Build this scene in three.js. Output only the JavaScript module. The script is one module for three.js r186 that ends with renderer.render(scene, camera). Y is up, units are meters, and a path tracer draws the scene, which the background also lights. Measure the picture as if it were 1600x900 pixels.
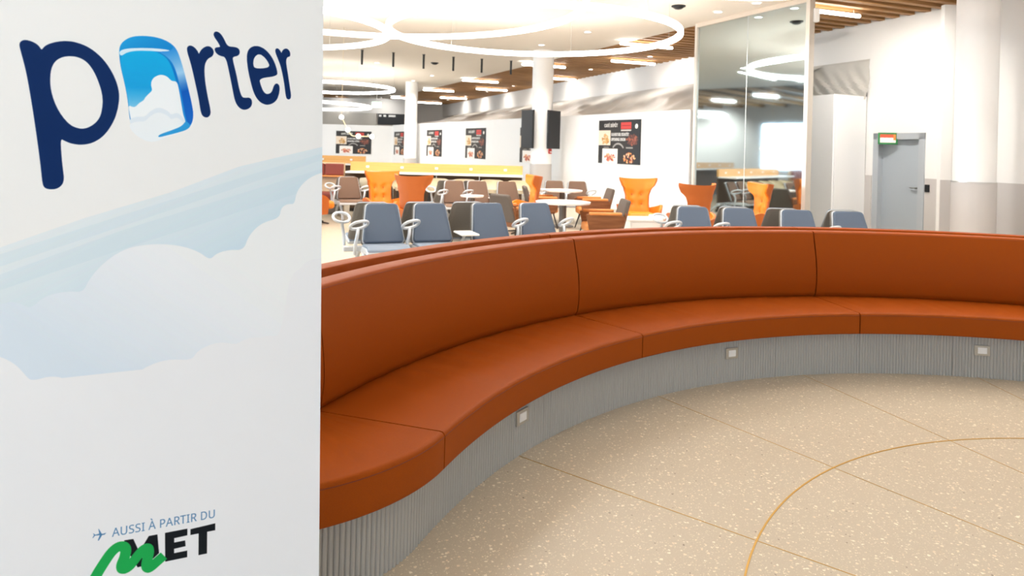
import * as THREE from 'three';
import { RoundedBoxGeometry } from 'three/addons/geometries/RoundedBoxGeometry.js';
import { mergeGeometries, toCreasedNormals } from 'three/addons/utils/BufferGeometryUtils.js';
import { RectAreaLightUniformsLib } from 'three/addons/lights/RectAreaLightUniformsLib.js';
RectAreaLightUniformsLib.init();

// ---------------------------------------------------------------- camera, sky, large lights, exposure
const scene = new THREE.Scene();
const EYE = 1.576, FOCAL = 1056.7;                       // metres; focal length in pixels of the 1600 x 900 frame
const camera = new THREE.PerspectiveCamera(2 * Math.atan(450 / FOCAL) * 180 / Math.PI, 16 / 9, 0.05, 200);
camera.position.set(0, EYE, 0);
camera.rotation.set(0, 0, 0.0266);
camera.setViewOffset(1600, 900, 0, 220, 1600, 900);
camera.focus = 2.7; camera.userData.fStop = 4.5;
camera.updateProjectionMatrix();
scene.add(camera);
const renderer = new THREE.WebGLRenderer({ antialias: true });
renderer.toneMapping = THREE.LinearToneMapping;
renderer.toneMappingExposure = 0.98;
renderer.shadowMap.enabled = true;
scene.background = new THREE.Color().setRGB(1.5, 1.75, 2.1);

const CEIL = 4.3;
const WARM = [1, 0.955, 0.89], COOL = [0.72, 0.88, 1.0];
function areaLight(name, rgb, intensity, w, h, pos, target) {
  const l = new THREE.RectAreaLight(new THREE.Color().setRGB(...rgb), intensity, w, h);
  l.name = name; l.position.set(...pos); l.lookAt(...target); scene.add(l); return l;
}
areaLight('daylight_back', [0.42, 0.74, 1.0], 1.9, 14, 2.8, [-4, 2.0, 8.75], [-4, 2.0, 0]);          // glazing behind the camera
areaLight('daylight_side', COOL, 12, 24, 2.6, [-21.7, 2.0, -11.8], [0, 2.0, -11.8]);     // glazing of the far long side
const RING_DOWN = 22, RING_GLOW = 10, TUBE_GLOW = 20;

// ---------------------------------------------------------------- helpers
let seed = 7;
const rnd = () => { seed = (seed * 1664525 + 1013904223) >>> 0; return seed / 4294967296; };
const R = d => d * Math.PI / 180;
const used = {};
function numbered(n) { const k = used[n] = (used[n] ?? -1) + 1; return k ? `${n}_${String(k).padStart(3, '0')}` : n; }
function shadows(o) { o.castShadow = true; o.receiveShadow = true; return o; }
function part(name, geo, mat, parent) {
  const m = shadows(new THREE.Mesh(Array.isArray(geo) ? mergeGeometries(geo.map(g => g.index ? g.toNonIndexed() : g)) : geo, mat));
  m.name = name; parent.add(m); return m;
}
function thing(name, label, category, pos = [0, 0, 0], turn = 0, group) {
  const o = new THREE.Group(); o.name = numbered(name); o.position.set(...pos); o.rotation.y = turn;
  o.userData = { label, category }; if (group) o.userData.group = group;
  scene.add(o); return o;
}
function copyOf(src, label, pos, turn) {
  const c = src.clone(); c.name = numbered(src.name.replace(/_\d{3}$/, '')); c.userData = { ...src.userData, label };
  c.position.set(...pos); c.rotation.y = turn; scene.add(c); return c;
}
function structure(name) { const o = new THREE.Group(); o.name = name; o.userData = { kind: 'structure' }; scene.add(o); return o; }
function structMesh(name, geo, mat) { const m = part(name, geo, mat, scene); m.userData = { kind: 'structure' }; return m; }

const clean = g => { for (const k of Object.keys(g.attributes)) if (!['position', 'normal', 'uv'].includes(k)) g.deleteAttribute(k); return g; };
function box(w, h, d, x = 0, y = 0, z = 0, r = 0) {
  const g = r ? new RoundedBoxGeometry(w, h, d, 2, Math.min(r, w / 2.01, h / 2.01, d / 2.01)) : new THREE.BoxGeometry(w, h, d);
  g.translate(x, y, z); return g;
}
function cyl(r0, r1, h, x = 0, y = 0, z = 0, n = 24) { const g = new THREE.CylinderGeometry(r0, r1, h, n); g.translate(x, y, z); return g; }
function tube(pts, r, n = 24, closed = false, rs = 8) {
  return new THREE.TubeGeometry(new THREE.CatmullRomCurve3(pts.map(p => new THREE.Vector3(...p)), closed, 'centripetal'), n, r, rs, closed);
}
function rod(a, b, r0, r1 = r0, n = 10) {
  const A = new THREE.Vector3(...a), B = new THREE.Vector3(...b), L = A.distanceTo(B);
  const g = new THREE.CylinderGeometry(r1, r0, L, n); g.translate(0, L / 2, 0);
  g.applyQuaternion(new THREE.Quaternion().setFromUnitVectors(new THREE.Vector3(0, 1, 0), B.clone().sub(A).normalize()));
  g.translate(...a); return g;
}
function roundPoly(pts, rad) {                           // polygon with rounded corners
  const out = [], n = pts.length;
  pts.forEach((p, i) => {
    const r0 = Array.isArray(rad) ? rad[i] : rad; if (!r0) { out.push(p); return; }
    const a = pts[(i + n - 1) % n], b = pts[(i + 1) % n];
    const da = Math.hypot(a[0] - p[0], a[1] - p[1]), db = Math.hypot(b[0] - p[0], b[1] - p[1]);
    const r = Math.min(r0, da * .49, db * .49);
    const s = [p[0] + (a[0] - p[0]) / da * r, p[1] + (a[1] - p[1]) / da * r], e = [p[0] + (b[0] - p[0]) / db * r, p[1] + (b[1] - p[1]) / db * r];
    for (let k = 0; k <= 4; k++) { const t = k / 4, u = 1 - t; out.push([u * u * s[0] + 2 * u * t * p[0] + t * t * e[0], u * u * s[1] + 2 * u * t * p[1] + t * t * e[1]]); }
  });
  return out;
}
const shapeOf = pts => { const s = new THREE.Shape(); pts.forEach((p, i) => i ? s.lineTo(...p) : s.moveTo(...p)); s.closePath(); return s; };
function extrude(pts, depth, bevel = 0) {
  const g = new THREE.ExtrudeGeometry(shapeOf(pts), { depth: depth - 2 * bevel, bevelEnabled: bevel > 0, bevelSize: bevel, bevelThickness: bevel, bevelSegments: 2, bevelOffset: -bevel, curveSegments: 8 });
  g.translate(0, 0, -depth / 2 + bevel); return g;
}
function prism(pts, y0, y1) {                            // plan polygon [x, z] from y0 up to y1
  const g = new THREE.ExtrudeGeometry(shapeOf(pts.map(p => [p[0], -p[1]])), { depth: y1 - y0, bevelEnabled: false });
  g.rotateX(-Math.PI / 2); g.translate(0, y0, 0); return g;
}
// closed profile [radius, y] swept about a vertical axis; angle 0 points to -z, positive turns to +x
function sweep(profile, a0, a1, n, cx = 0, cz = 0, crease = 0.6) {
  const pos = [], uv = [], idx = [], m = profile.length, full = Math.abs(a1 - a0) > 359.9;
  let per = [0]; for (let j = 1; j <= m; j++) per.push(per[j - 1] + Math.hypot(profile[j % m][0] - profile[j - 1][0], profile[j % m][1] - profile[j - 1][1]));
  const rm = profile.reduce((s, p) => s + p[0], 0) / m;
  for (let i = 0; i <= n; i++) {
    const a = R(a0 + (a1 - a0) * i / n);
    for (let j = 0; j <= m; j++) { const [r, y] = profile[j % m]; pos.push(cx + r * Math.sin(a), y, cz - r * Math.cos(a)); uv.push(rm * a, per[j]); }
  }
  const w = m + 1, area = profile.reduce((s, p, j) => { const q = profile[(j + 1) % m]; return s + p[0] * q[1] - q[0] * p[1]; }, 0);
  const flip = (area > 0) !== (a1 > a0);
  const tri = (a, b, c) => flip ? idx.push(a, c, b) : idx.push(a, b, c);
  for (let i = 0; i < n; i++) for (let j = 0; j < m; j++) { const p = i * w + j; tri(p, p + 1, p + w); tri(p + 1, p + w + 1, p + w); }
  if (!full) {
    const cont = profile.map(p => new THREE.Vector2(...p)), tris = THREE.ShapeUtils.triangulateShape(cont, []);
    const ccw = area > 0;
    for (const [i, fwd] of [[0, true], [n, false]]) for (const [a, b, c] of tris) {
      const A = i * w + a, B = i * w + b, C = i * w + c;
      (fwd === ccw) !== flip ? tri(A, C, B) : tri(A, B, C);
    }
  }
  const g = new THREE.BufferGeometry();
  g.setAttribute('position', new THREE.Float32BufferAttribute(pos, 3)); g.setAttribute('uv', new THREE.Float32BufferAttribute(uv, 2)); g.setIndex(idx);
  return toCreasedNormals(g, crease);
}
// box along a plan segment
function seg(x0, z0, x1, z1, y0, y1, th, off = 0) {
  const L = Math.hypot(x1 - x0, z1 - z0), a = Math.atan2(-(z1 - z0), x1 - x0);
  const g = new THREE.BoxGeometry(L, y1 - y0, th); g.translate(0, 0, off); g.rotateY(a);
  g.translate((x0 + x1) / 2, (y0 + y1) / 2, (z0 + z1) / 2); return g;
}
// grid surface with thickness: f(u,v) gives the front point, b(u,v) the back point
function shell(f, b, nu, nv) {
  const pos = [], idx = [], uv = [], w = nu + 1, N = w * (nv + 1);
  for (const fn of [f, b]) for (let j = 0; j <= nv; j++) for (let i = 0; i <= nu; i++) { pos.push(...fn(i / nu, j / nv)); uv.push(i / nu, j / nv); }
  const quad = (a, c, d, e) => idx.push(a, c, d, a, d, e);
  for (let j = 0; j < nv; j++) for (let i = 0; i < nu; i++) { const p = j * w + i; quad(p, p + 1, p + w + 1, p + w); const q = N + p; quad(q, q + w, q + w + 1, q + 1); }
  for (let i = 0; i < nu; i++) { quad(N + i, N + i + 1, i + 1, i); const t = nv * w + i; quad(t, t + 1, N + t + 1, N + t); }
  for (let j = 0; j < nv; j++) { const p = j * w; quad(p, p + w, N + p + w, N + p); const q = p + nu; quad(N + q, N + q + w, q + w, q); }
  const g = new THREE.BufferGeometry(); g.setAttribute('position', new THREE.Float32BufferAttribute(pos, 3)); g.setAttribute('uv', new THREE.Float32BufferAttribute(uv, 2)); g.setIndex(idx);
  return toCreasedNormals(g, 0.9);
}

// ---------------------------------------------------------------- materials
function std(rgb, roughness = 0.6, o = {}) {
  const { css, ...rest } = o;
  return new THREE.MeshStandardMaterial({ color: new THREE.Color(rgb), roughness, ...rest });
}
function noiseTexture(size, fn, srgb, rep = 1) {
  const d = new Uint8Array(size * size * 4);
  for (let y = 0; y < size; y++) for (let x = 0; x < size; x++) { const c = fn(x / size, y / size, x, y), i = (y * size + x) * 4; d[i] = c[0]; d[i + 1] = c[1]; d[i + 2] = c[2]; d[i + 3] = 255; }
  const t = new THREE.DataTexture(d, size, size); t.wrapS = t.wrapT = THREE.RepeatWrapping; t.magFilter = THREE.LinearFilter; t.minFilter = THREE.LinearMipmapLinearFilter; t.generateMipmaps = true;
  if (srgb) t.colorSpace = THREE.SRGBColorSpace; t.repeat.set(rep, rep); t.needsUpdate = true; return t;
}
// fine weave of the rust upholstery
const weave = noiseTexture(256, (u, v, x, y) => { const s = 120 + 70 * Math.sin(u * Math.PI * 2 * 64) * Math.sin(v * Math.PI * 2 * 64) + rnd() * 60; return [s, s, s]; }, false, 6);
const weaveTone = noiseTexture(256, (u, v) => { const s = 226 + rnd() * 29; return [s, s, s]; }, true, 6);
const rust = new THREE.MeshPhysicalMaterial({ color: new THREE.Color('#a54d10'), roughness: 0.5, specularIntensity: 0.16, bumpMap: weave, bumpScale: 0.0004, map: weaveTone });
const rustSeam = std('#7d3410', 0.7);
const rustCore = std('#5a2410', 0.8);
const flute = std('#b3b0aa', 0.62);
const brass = std('#c2953a', 0.4, { metalness: 0.35 });
const steel = std('#c9c8c4', 0.28, { metalness: 0.9 });
const white = std('#f1f0ee', 0.55);
const whiteGloss = std('#f4f3f1', 0.3);
const wallWhite = std('#eceae7', 0.8);
const hoardWhite = std('#efefef', 0.7);
const ceilWhite = std('#efe8de', 0.85);
const wainscot = std('#c3bebb', 0.6);
const doorGrey = std('#a9b1b9', 0.5);
const frameGrey = std('#aeb4ba', 0.5);
const black = std('#17181a', 0.5);
const darkMetal = std('#3a3733', 0.45, { metalness: 0.4 });
const screenBlack = std('#121316', 0.5);
const blueFabric = std('#586577', 0.85);
const paleRim = std('#cdd3da', 0.5);
const shellGrey = std('#7a756e', 0.7);
const seatBlue = std('#8896a8', 0.7);
const brownFabric = std('#6f5646', 0.85);
const seatBrown = std('#7c6250', 0.8);
const lightMetal = std('#cdd2d7', 0.35, { metalness: 0.2 });
const orangeIn = std('#e8851a', 0.5);
const orangeOut = std('#b95f20', 0.5);
const tan = std('#d98c4a', 0.6);
const greyFabric = std('#625850', 0.85);
const cream = std('#cfc1a4', 0.7);
const postGrey = std('#6b6661', 0.4, { metalness: 0.3 });
const burgundy = std('#7c362a', 0.6);
const glow = (rgb, k) => new THREE.MeshStandardMaterial({ color: 0xffffff, emissive: new THREE.Color().setRGB(...rgb), emissiveIntensity: k, roughness: 0.4 });
const ringGlow = glow([1, 0.97, 0.92], RING_GLOW), tubeGlow = glow([1, 0.96, 0.9], TUBE_GLOW), spotGlow = glow([1, 0.95, 0.88], 8);

function grain(base, amp, sx, sy, k) {
  const h = (a, b) => { const s = Math.sin(a * 127.1 + b * 311.7 + k) * 43758.5453; return s - Math.floor(s); };
  const vn = (x, y, px, py) => { const X = Math.floor(x), Y = Math.floor(y), fx = x - X, fy = y - Y, m = (a, b) => h(((a % px) + px) % px, ((b % py) + py) % py); const sx2 = fx * fx * (3 - 2 * fx), sy2 = fy * fy * (3 - 2 * fy); return (m(X, Y) * (1 - sx2) + m(X + 1, Y) * sx2) * (1 - sy2) + (m(X, Y + 1) * (1 - sx2) + m(X + 1, Y + 1) * sx2) * sy2; };
  return noiseTexture(256, (u, v) => { const n = (vn(u * sx, v * sy, sx, sy) * .6 + vn(u * sx * 2, v * sy * 3, sx * 2, sy * 3) * .4 - .5) * amp; return base.map(c => Math.max(0, Math.min(255, c + n))); }, true);
}
const slatWood = std('#ffffff', 0.6, { map: grain([172, 128, 80], 44, 4, 40, 1) });
const woodBack = std('#6f5232', 0.8);
const barWood = std('#ffffff', 0.5, { map: grain([226, 170, 98], 34, 3, 36, 5) });
const shellWood = std('#ffffff', 0.5, { map: grain([126, 76, 40], 40, 3, 36, 9) });
const bumpFine = noiseTexture(256, () => { const s = 100 + rnd() * 110; return [s, s, s]; }, false, 4);

// terrazzo: cream ground with pale and a few dark stone chips, 3.2 m tile
function terrazzo() {
  const S = 2048, d = new Uint8Array(S * S * 4);
  for (let i = 0; i < S * S; i++) { const n = (rnd() - .5) * 16; d[i * 4] = 192 + n; d[i * 4 + 1] = 179 + n; d[i * 4 + 2] = 158 + n; d[i * 4 + 3] = 255; }
  const chip = (r, col) => {
    const cx = rnd() * S, cy = rnd() * S, a = rnd() * 6.28, e = .45 + rnd() * .55, ca = Math.cos(a), sa = Math.sin(a), k1 = rnd() * 6, q = Math.ceil(r);
    for (let y = -q; y <= q; y++) for (let x = -q; x <= q; x++) {
      const p = (x * ca + y * sa) / r, w = (-x * sa + y * ca) / (r * e), t = Math.atan2(w, p);
      if (p * p + w * w < 1 + .25 * Math.sin(3 * t + k1)) { const i = ((((cy + y) | 0) + S) % S * S + (((cx + x) | 0) + S) % S) * 4; d[i] = col[0]; d[i + 1] = col[1]; d[i + 2] = col[2]; }
    }
  };
  for (let i = 0; i < 30000; i++) { const k = rnd() * 22; chip(1 + rnd() * 1.6, [224 - k, 212 - k, 188 - k]); }
  for (let i = 0; i < 13000; i++) { const k = rnd() * 26; chip(1.3 + Math.pow(rnd(), 2.6) * 3.5, [240 - k * .6, 231 - k, 212 - k * 1.3]); }
  for (let i = 0; i < 500; i++) { const k = rnd() * 40; chip(1 + rnd() * 2.4, [120 + k, 105 + k, 88 + k]); }
  const t = new THREE.DataTexture(d, S, S); t.wrapS = t.wrapT = THREE.RepeatWrapping; t.magFilter = THREE.LinearFilter; t.minFilter = THREE.LinearMipmapLinearFilter; t.generateMipmaps = true;
  t.colorSpace = THREE.SRGBColorSpace; t.repeat.set(1 / 3.2, 1 / 3.2); t.needsUpdate = true; return t;
}
const floorMat = std('#ffffff', 0.42, { map: terrazzo() });

// ---------------------------------------------------------------- the room
const mx = z => 7.79 + 0.3728 * (z + 12.31);             // long shop wall on the right
const lx = z => 3.89 + 0.434 * (z + 14.57);              // edge of the plaster ceiling, line of the glass
const nx = z => -1.35 + 0.53 * (z + 24.6);               // white hoarding in front of the shops
const BX = 2.88, BZ = -1.528;                            // centre of the round bench
const onRing = (r, a, y = 0) => [BX + r * Math.sin(R(a)), y, BZ - r * Math.cos(R(a))];

{ // floor: terrazzo with brass ring and radial dividers, dark carpet on the far long side
  const f = structure('floor');
  part('terrazzo', prism([[-8, 9.3], [16.5, 9.3], [16.5, -12], [mx(-46) + 8, -46.3], [-8, -46.3]], -0.2, 0), floorMat, f);
  part('carpet', prism([[-22.3, 9.3], [-8, 9.3], [-8, -46.3], [-22.3, -46.3]], -0.2, 0), std('#3b3c3d', 0.95), f);
  part('brass_ring', sweep([[2.311, 0.0005], [2.319, 0.0005], [2.319, 0.0016], [2.311, 0.0016]], -180, 180, 160, 3.0, -1.525), brass, f);
  const hub = [3.45, -1.0];
  for (const [x, z] of [[0.07, -3.46], [0.98, -4.35], [2.13, -4.84], [3.41, -4.89], [4.85, -4.35], [6.0, -3.2]]) {
    const L = Math.hypot(hub[0] - x, hub[1] - z), k = 0.78;
    const dx = (hub[0] - x) / L, dz = (hub[1] - z) / L;
    part('divider_strip', seg(x - dx * .12, z - dz * .12, x + dx * L * k, z + dz * L * k, 0.0004, 0.0012, 0.0035), brass, f);
  }
}
{ // ceiling: plaster field, timber slats beyond its edge
  const c = structure('ceiling');
  part('plaster_field', prism([[lx(9.3), 9.3], [lx(-46.3), -46.3], [-9.9, -46.3], [-9.8, 9.3]], CEIL, CEIL + 0.16), ceilWhite, c);
  part('slat_backing', box(44, 0.12, 56, -3, CEIL + 0.22, -18.5), woodBack, c);
  const sm = new THREE.Vector3(0.349, 0, 0.937);
  for (let k = 0; k < 116; k++) {
    const z = -9.2 - k * 0.309, x = mx(z), v = [0.937, -0.349];
    // march back from the shop wall to the plaster edge
    let t = 0; while (t < 6 && x - v[0] * t > lx(z - v[1] * t) + 0.03) t += 0.02;
    if (t < 0.2) continue;
    const g = new THREE.BoxGeometry(t, 0.14, 0.12); const uv = g.attributes.uv; for (let i = 0; i < uv.count; i++) uv.setXY(i, uv.getX(i) * t * .5 + k * .37, uv.getY(i) * .12 + k * .13);
    g.rotateY(Math.atan2(0.349, 0.937)); g.translate(x - v[0] * t / 2, CEIL + 0.07, z - v[1] * t / 2);
    part('slat', g, slatWood, c);
  }
  for (let k = 0; k < 40; k++) part('slat', box(12.1, 0.14, 0.12, -15.9, CEIL + 0.07, 6 - k * 1.3), slatWood, c);
  part('edge_trim', seg(lx(9), 9, lx(-46), -46, CEIL, CEIL + 0.16, 0.03, 0), ceilWhite, c);
}
{ // shop wall on the right: door, wide shop openings under a deep bulkhead
  const w = structure('wall_right'), n = [0.937, -0.349];
  const run = (z0, z1, y0, y1, th = 0.24, off = 0.12) => seg(mx(z0) + n[0] * off, z0 + n[1] * off, mx(z1) + n[0] * off, z1 + n[1] * off, y0, y1, th);
  part('wall_panel', run(9.3, -12.64, 0, CEIL + 0.16), wallWhite, w);
  part('wall_panel', run(-12.64, -13.58, 2.0, CEIL + 0.16), wallWhite, w);
  part('wall_panel', run(-13.58, -13.82, 0, CEIL + 0.16), wallWhite, w);
  part('bulkhead', run(-13.82, -46.3, 3.53, CEIL + 0.16), wallWhite, w);
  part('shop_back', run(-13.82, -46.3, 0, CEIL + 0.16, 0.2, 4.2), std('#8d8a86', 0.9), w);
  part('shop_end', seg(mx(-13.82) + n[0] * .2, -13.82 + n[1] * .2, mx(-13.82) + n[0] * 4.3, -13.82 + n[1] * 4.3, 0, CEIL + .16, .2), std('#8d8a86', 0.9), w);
  for (const [z0, z1] of [[9, 2], [2, -3], [-3, -7.2], [-7.2, -9.6], [-9.6, -12.57], [-13.66, -13.82]])
    part('wainscot_panel', run(z0 - .004, z1 + .004, 0.1, 1.2, 0.016, -0.008), wainscot, w);
  const d = structure('door_1');
  part('door_leaf', run(-12.7, -13.52, 0.01, 1.93, 0.05, 0.13), doorGrey, d);
  part('door_frame', [run(-12.58, -12.7, 0, 2.05, 0.2, 0.08), run(-13.52, -13.64, 0, 2.05, 0.2, 0.08), run(-12.58, -13.64, 1.93, 2.05, 0.2, 0.08)], frameGrey, d);
  const hz = -12.78;
  part('door_handle', [run(hz, hz - .12, 0.99, 1.012, 0.02, 0.05), run(hz, hz - .02, 0.99, 1.012, 0.08, 0.08)], steel, d);
  const b = structMesh('baseboard_right', [run(9, -12.56, 0, 0.1, 0.014, -0.007), run(-13.66, -13.82, 0, 0.1, 0.014, -0.007)], std('#d8d0c2', 0.6));
}
const glass = new THREE.MeshPhysicalMaterial({ color: 0xffffff, roughness: 0.02, transmission: 1, thickness: 0, ior: 1.5 });
function glazedWall(name, mk, length, from, count, w, parentName) {
  const g = structure(name); const gap = (length - count * w) / (count + 1);
  part('spandrel', mk(0, length, 0, 0.6), wallWhite, g); part('lintel', mk(0, length, 3.4, CEIL + .3), wallWhite, g);
  for (let i = 0; i <= count; i++) { const s = i * (w + gap); part('pier', mk(s, s + gap, 0.6, 3.4), wallWhite, g); }
  for (let i = 0; i < count; i++) { const s = gap + i * (w + gap); const win = structure(`window_${from + i}`);
    part('pane', mk(s, s + w, 0.6, 3.4, 0.012), glass, win);
    part('window_frame', [mk(s, s + .06, .6, 3.4, .08), mk(s + w - .06, s + w, .6, 3.4, .08), mk(s + w / 2 - .03, s + w / 2 + .03, .6, 3.4, .08), mk(s + .06, s + w - .06, .6, .66, .08), mk(s + .06, s + w - .06, 3.34, 3.4, .08)], frameGrey, win); }
}
glazedWall('wall_left', (a, b, y0, y1, th = .3) => seg(-22.15, 9 - a, -22.15, 9 - b, y0, y1, th), 33.6, 2, 7, 4);
structMesh('wall_left_far', seg(-22.15, -24.6, -22.15, -46.3, 0, CEIL + .3, .3), wallWhite);
glazedWall('wall_back', (a, b, y0, y1, th = .3) => seg(-22 + a, 9.15, -22 + b, 9.15, y0, y1, th), 38, 20, 8, 4);
structMesh('wall_far', seg(-22.3, -46.15, 8, -46.15, 0, CEIL + .3, .3), wallWhite);

{ // white hoarding boards along the shops, and around the opening beside the door
  const h = structure('wall_hoarding');
  const zs = [-14.72, -16.0, -18.4, -20.8, -23.2, -25.6, -28, -30.4, -33];
  for (let i = 0; i < zs.length - 1; i++) part('board', seg(nx(zs[i] - .006), zs[i] - .006, nx(zs[i + 1]), zs[i + 1], 0, 2.5, 0.06), hoardWhite, h);
  for (let i = 0; i < 4; i++) part('board', seg(nx(-33) - i * 2.4 - .006, -33, nx(-33) - (i + 1) * 2.4, -33, 0, 2.46, 0.06), hoardWhite, h);
  part('board', seg(6.38, -13.42, 7.2, -13.83, 0, 2.8, 0.06), hoardWhite, h);
  part('board', seg(6.385, -13.42, 5.9, -14.9, 0, 2.8, 0.06), hoardWhite, h);
  part('base_rail', seg(nx(-14.9), -14.9, nx(-33), -33, 0, 0.09, 0.1), std('#cfc7ba', .7), h);
}
{ // dust sheeting hung from the bulkhead down to the hoarding
  const sheetMat = new THREE.MeshPhysicalMaterial({ color: new THREE.Color('#d6d2ca'), roughness: 0.35, transmission: 0.2, thickness: 0, side: THREE.DoubleSide });
  const fold = (U, V) => 0.035 * Math.sin((U * .8 + V * 1.5) * 3.3) + 0.03 * Math.sin((U * 1.1 + V * .9) * 7.1 + 1) + 0.045 * Math.sin((U * .5 + V * 1.1) * 2.1 + 2) + .012 * Math.sin((U * .7 + V * 1.3) * 17);
  const mk = (top, bot, nu, len, drop) => { const pt = e => (u, v) => { const a = top(u), b = bot(u), f = fold(u * len, v * drop), s = Math.sin(v * Math.PI); return [a[0] + (b[0] - a[0]) * v - f * .5 * (s + .1) + e, a[1] + (b[1] - a[1]) * v - s * .05 * drop + f * s * .6 + e, a[2] + (b[2] - a[2]) * v + f * .3 * s]; }; return shell(pt(0), pt(.003), nu, 20); };
  const t1 = thing('plastic_sheet', 'long creased plastic dust sheet sloping above the white poster hoarding', 'plastic sheet');
  part('sheet', mk(u => { const z = -14.9 - u * 27; return [mx(z) - .02, 3.53, z]; }, u => { const z = -14.75 - u * 18.2; return [nx(z) + .05, 2.48, z]; }, 300, 24, 2.6), sheetMat, t1);
  const t2 = thing('plastic_sheet', 'short creased plastic sheet above the white boards left of the grey door', 'plastic sheet');
  part('sheet', mk(u => { const z = -13.74 - u * 2.2; return [mx(z) - .03, 3.56, z]; }, u => { const z = -13.72 - u * 1.6; return [mx(z) - .12 - .2 * u, 2.74, z]; }, 110, 6, 2.4), sheetMat, t2);
  const t3 = thing('plastic_sheet', 'pale plastic sheet closing the far shopfront beyond the hoarding', 'plastic sheet');
  part('sheet', mk(u => [-15.9 + u * 7.6, 3.42, -41.09], u => [-15.9 + u * 7.6, 2.2, -40.9], 80, 7.6, 1.2), sheetMat, t3);
  const far = structure('wall_shopfront');
  part('fascia', seg(-16, -41.2, -6.2, -41.2, 3.4, CEIL, .2), wallWhite, far);
}
{ // tall glass screen between floor and ceiling
  const g = structure('window_1');
  const a = [3.89, -14.4], b = [5.08, -11.64], at = t => [a[0] + (b[0] - a[0]) * t, a[1] + (b[1] - a[1]) * t];
  const s = (t0, t1, y0, y1, th, off = 0) => seg(...at(t0), ...at(t1), y0, y1, th, off);
  const mirror = std('#c2d0d4', 0.04, { metalness: 1 });
  part('pane', s(0.012, 0.497, 0.03, 4.22, 0.016), mirror, g); part('pane', s(0.503, 0.985, 0.03, 4.22, 0.016), mirror, g);
  part('joint', s(0.497, 0.503, 0.03, 4.22, 0.012), std('#c9cfd0', .5), g);
  part('frame_post', s(-0.012, 0.012, 0, CEIL, 0.09), std('#d9d2c8', .35, { metalness: .4 }), g);
  part('frame_post', s(0.985, 1.012, 0, CEIL, 0.12), std('#d9d2c8', .35, { metalness: .4 }), g);
  part('frame_head', s(0.012, 0.985, 4.22, CEIL, 0.1), std('#d6cabb', .45), g);
  part('frame_sill', s(0.012, 0.985, 0, 0.03, 0.08), steel, g);
  const c = thing('wall_light', 'small white box light on the right post of the glass screen', 'light');
  part('housing', box(.1, .24, .1, 5.16, 3.98, -11.62, .02), whiteGloss, c);
}
// round columns with grey collars, flat pier with steel corner
function column(x, z, r, top) {
  const c = structure(numbered('column'));
  part('shaft', cyl(r, r, CEIL - top, x, (CEIL + top) / 2, z, 40), white, c);
  part('collar', cyl(r + .012, r + .012, top, x, top / 2, z, 40), wainscot, c);
  part('collar_rim', cyl(r + .016, r + .016, .012, x, top, z, 40), steel, c);
}
column(0.82, -19.0, 0.295, 1.13); column(-4.44, -29.5, 0.27, 0.97); column(7.25, -10.6, 0.29, 1.225);
{
  const p = structure('trim_1');
  part('pier', box(.2, CEIL, .1, 7.68, CEIL / 2, -12.0), wallWhite, p);
  part('pier_wainscot', box(.21, 1.2, .016, 7.68, .6, -11.942), wainscot, p);
  part('corner_guard', box(.06, CEIL, .05, 7.815, CEIL / 2, -11.92), steel, p);
}

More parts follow.
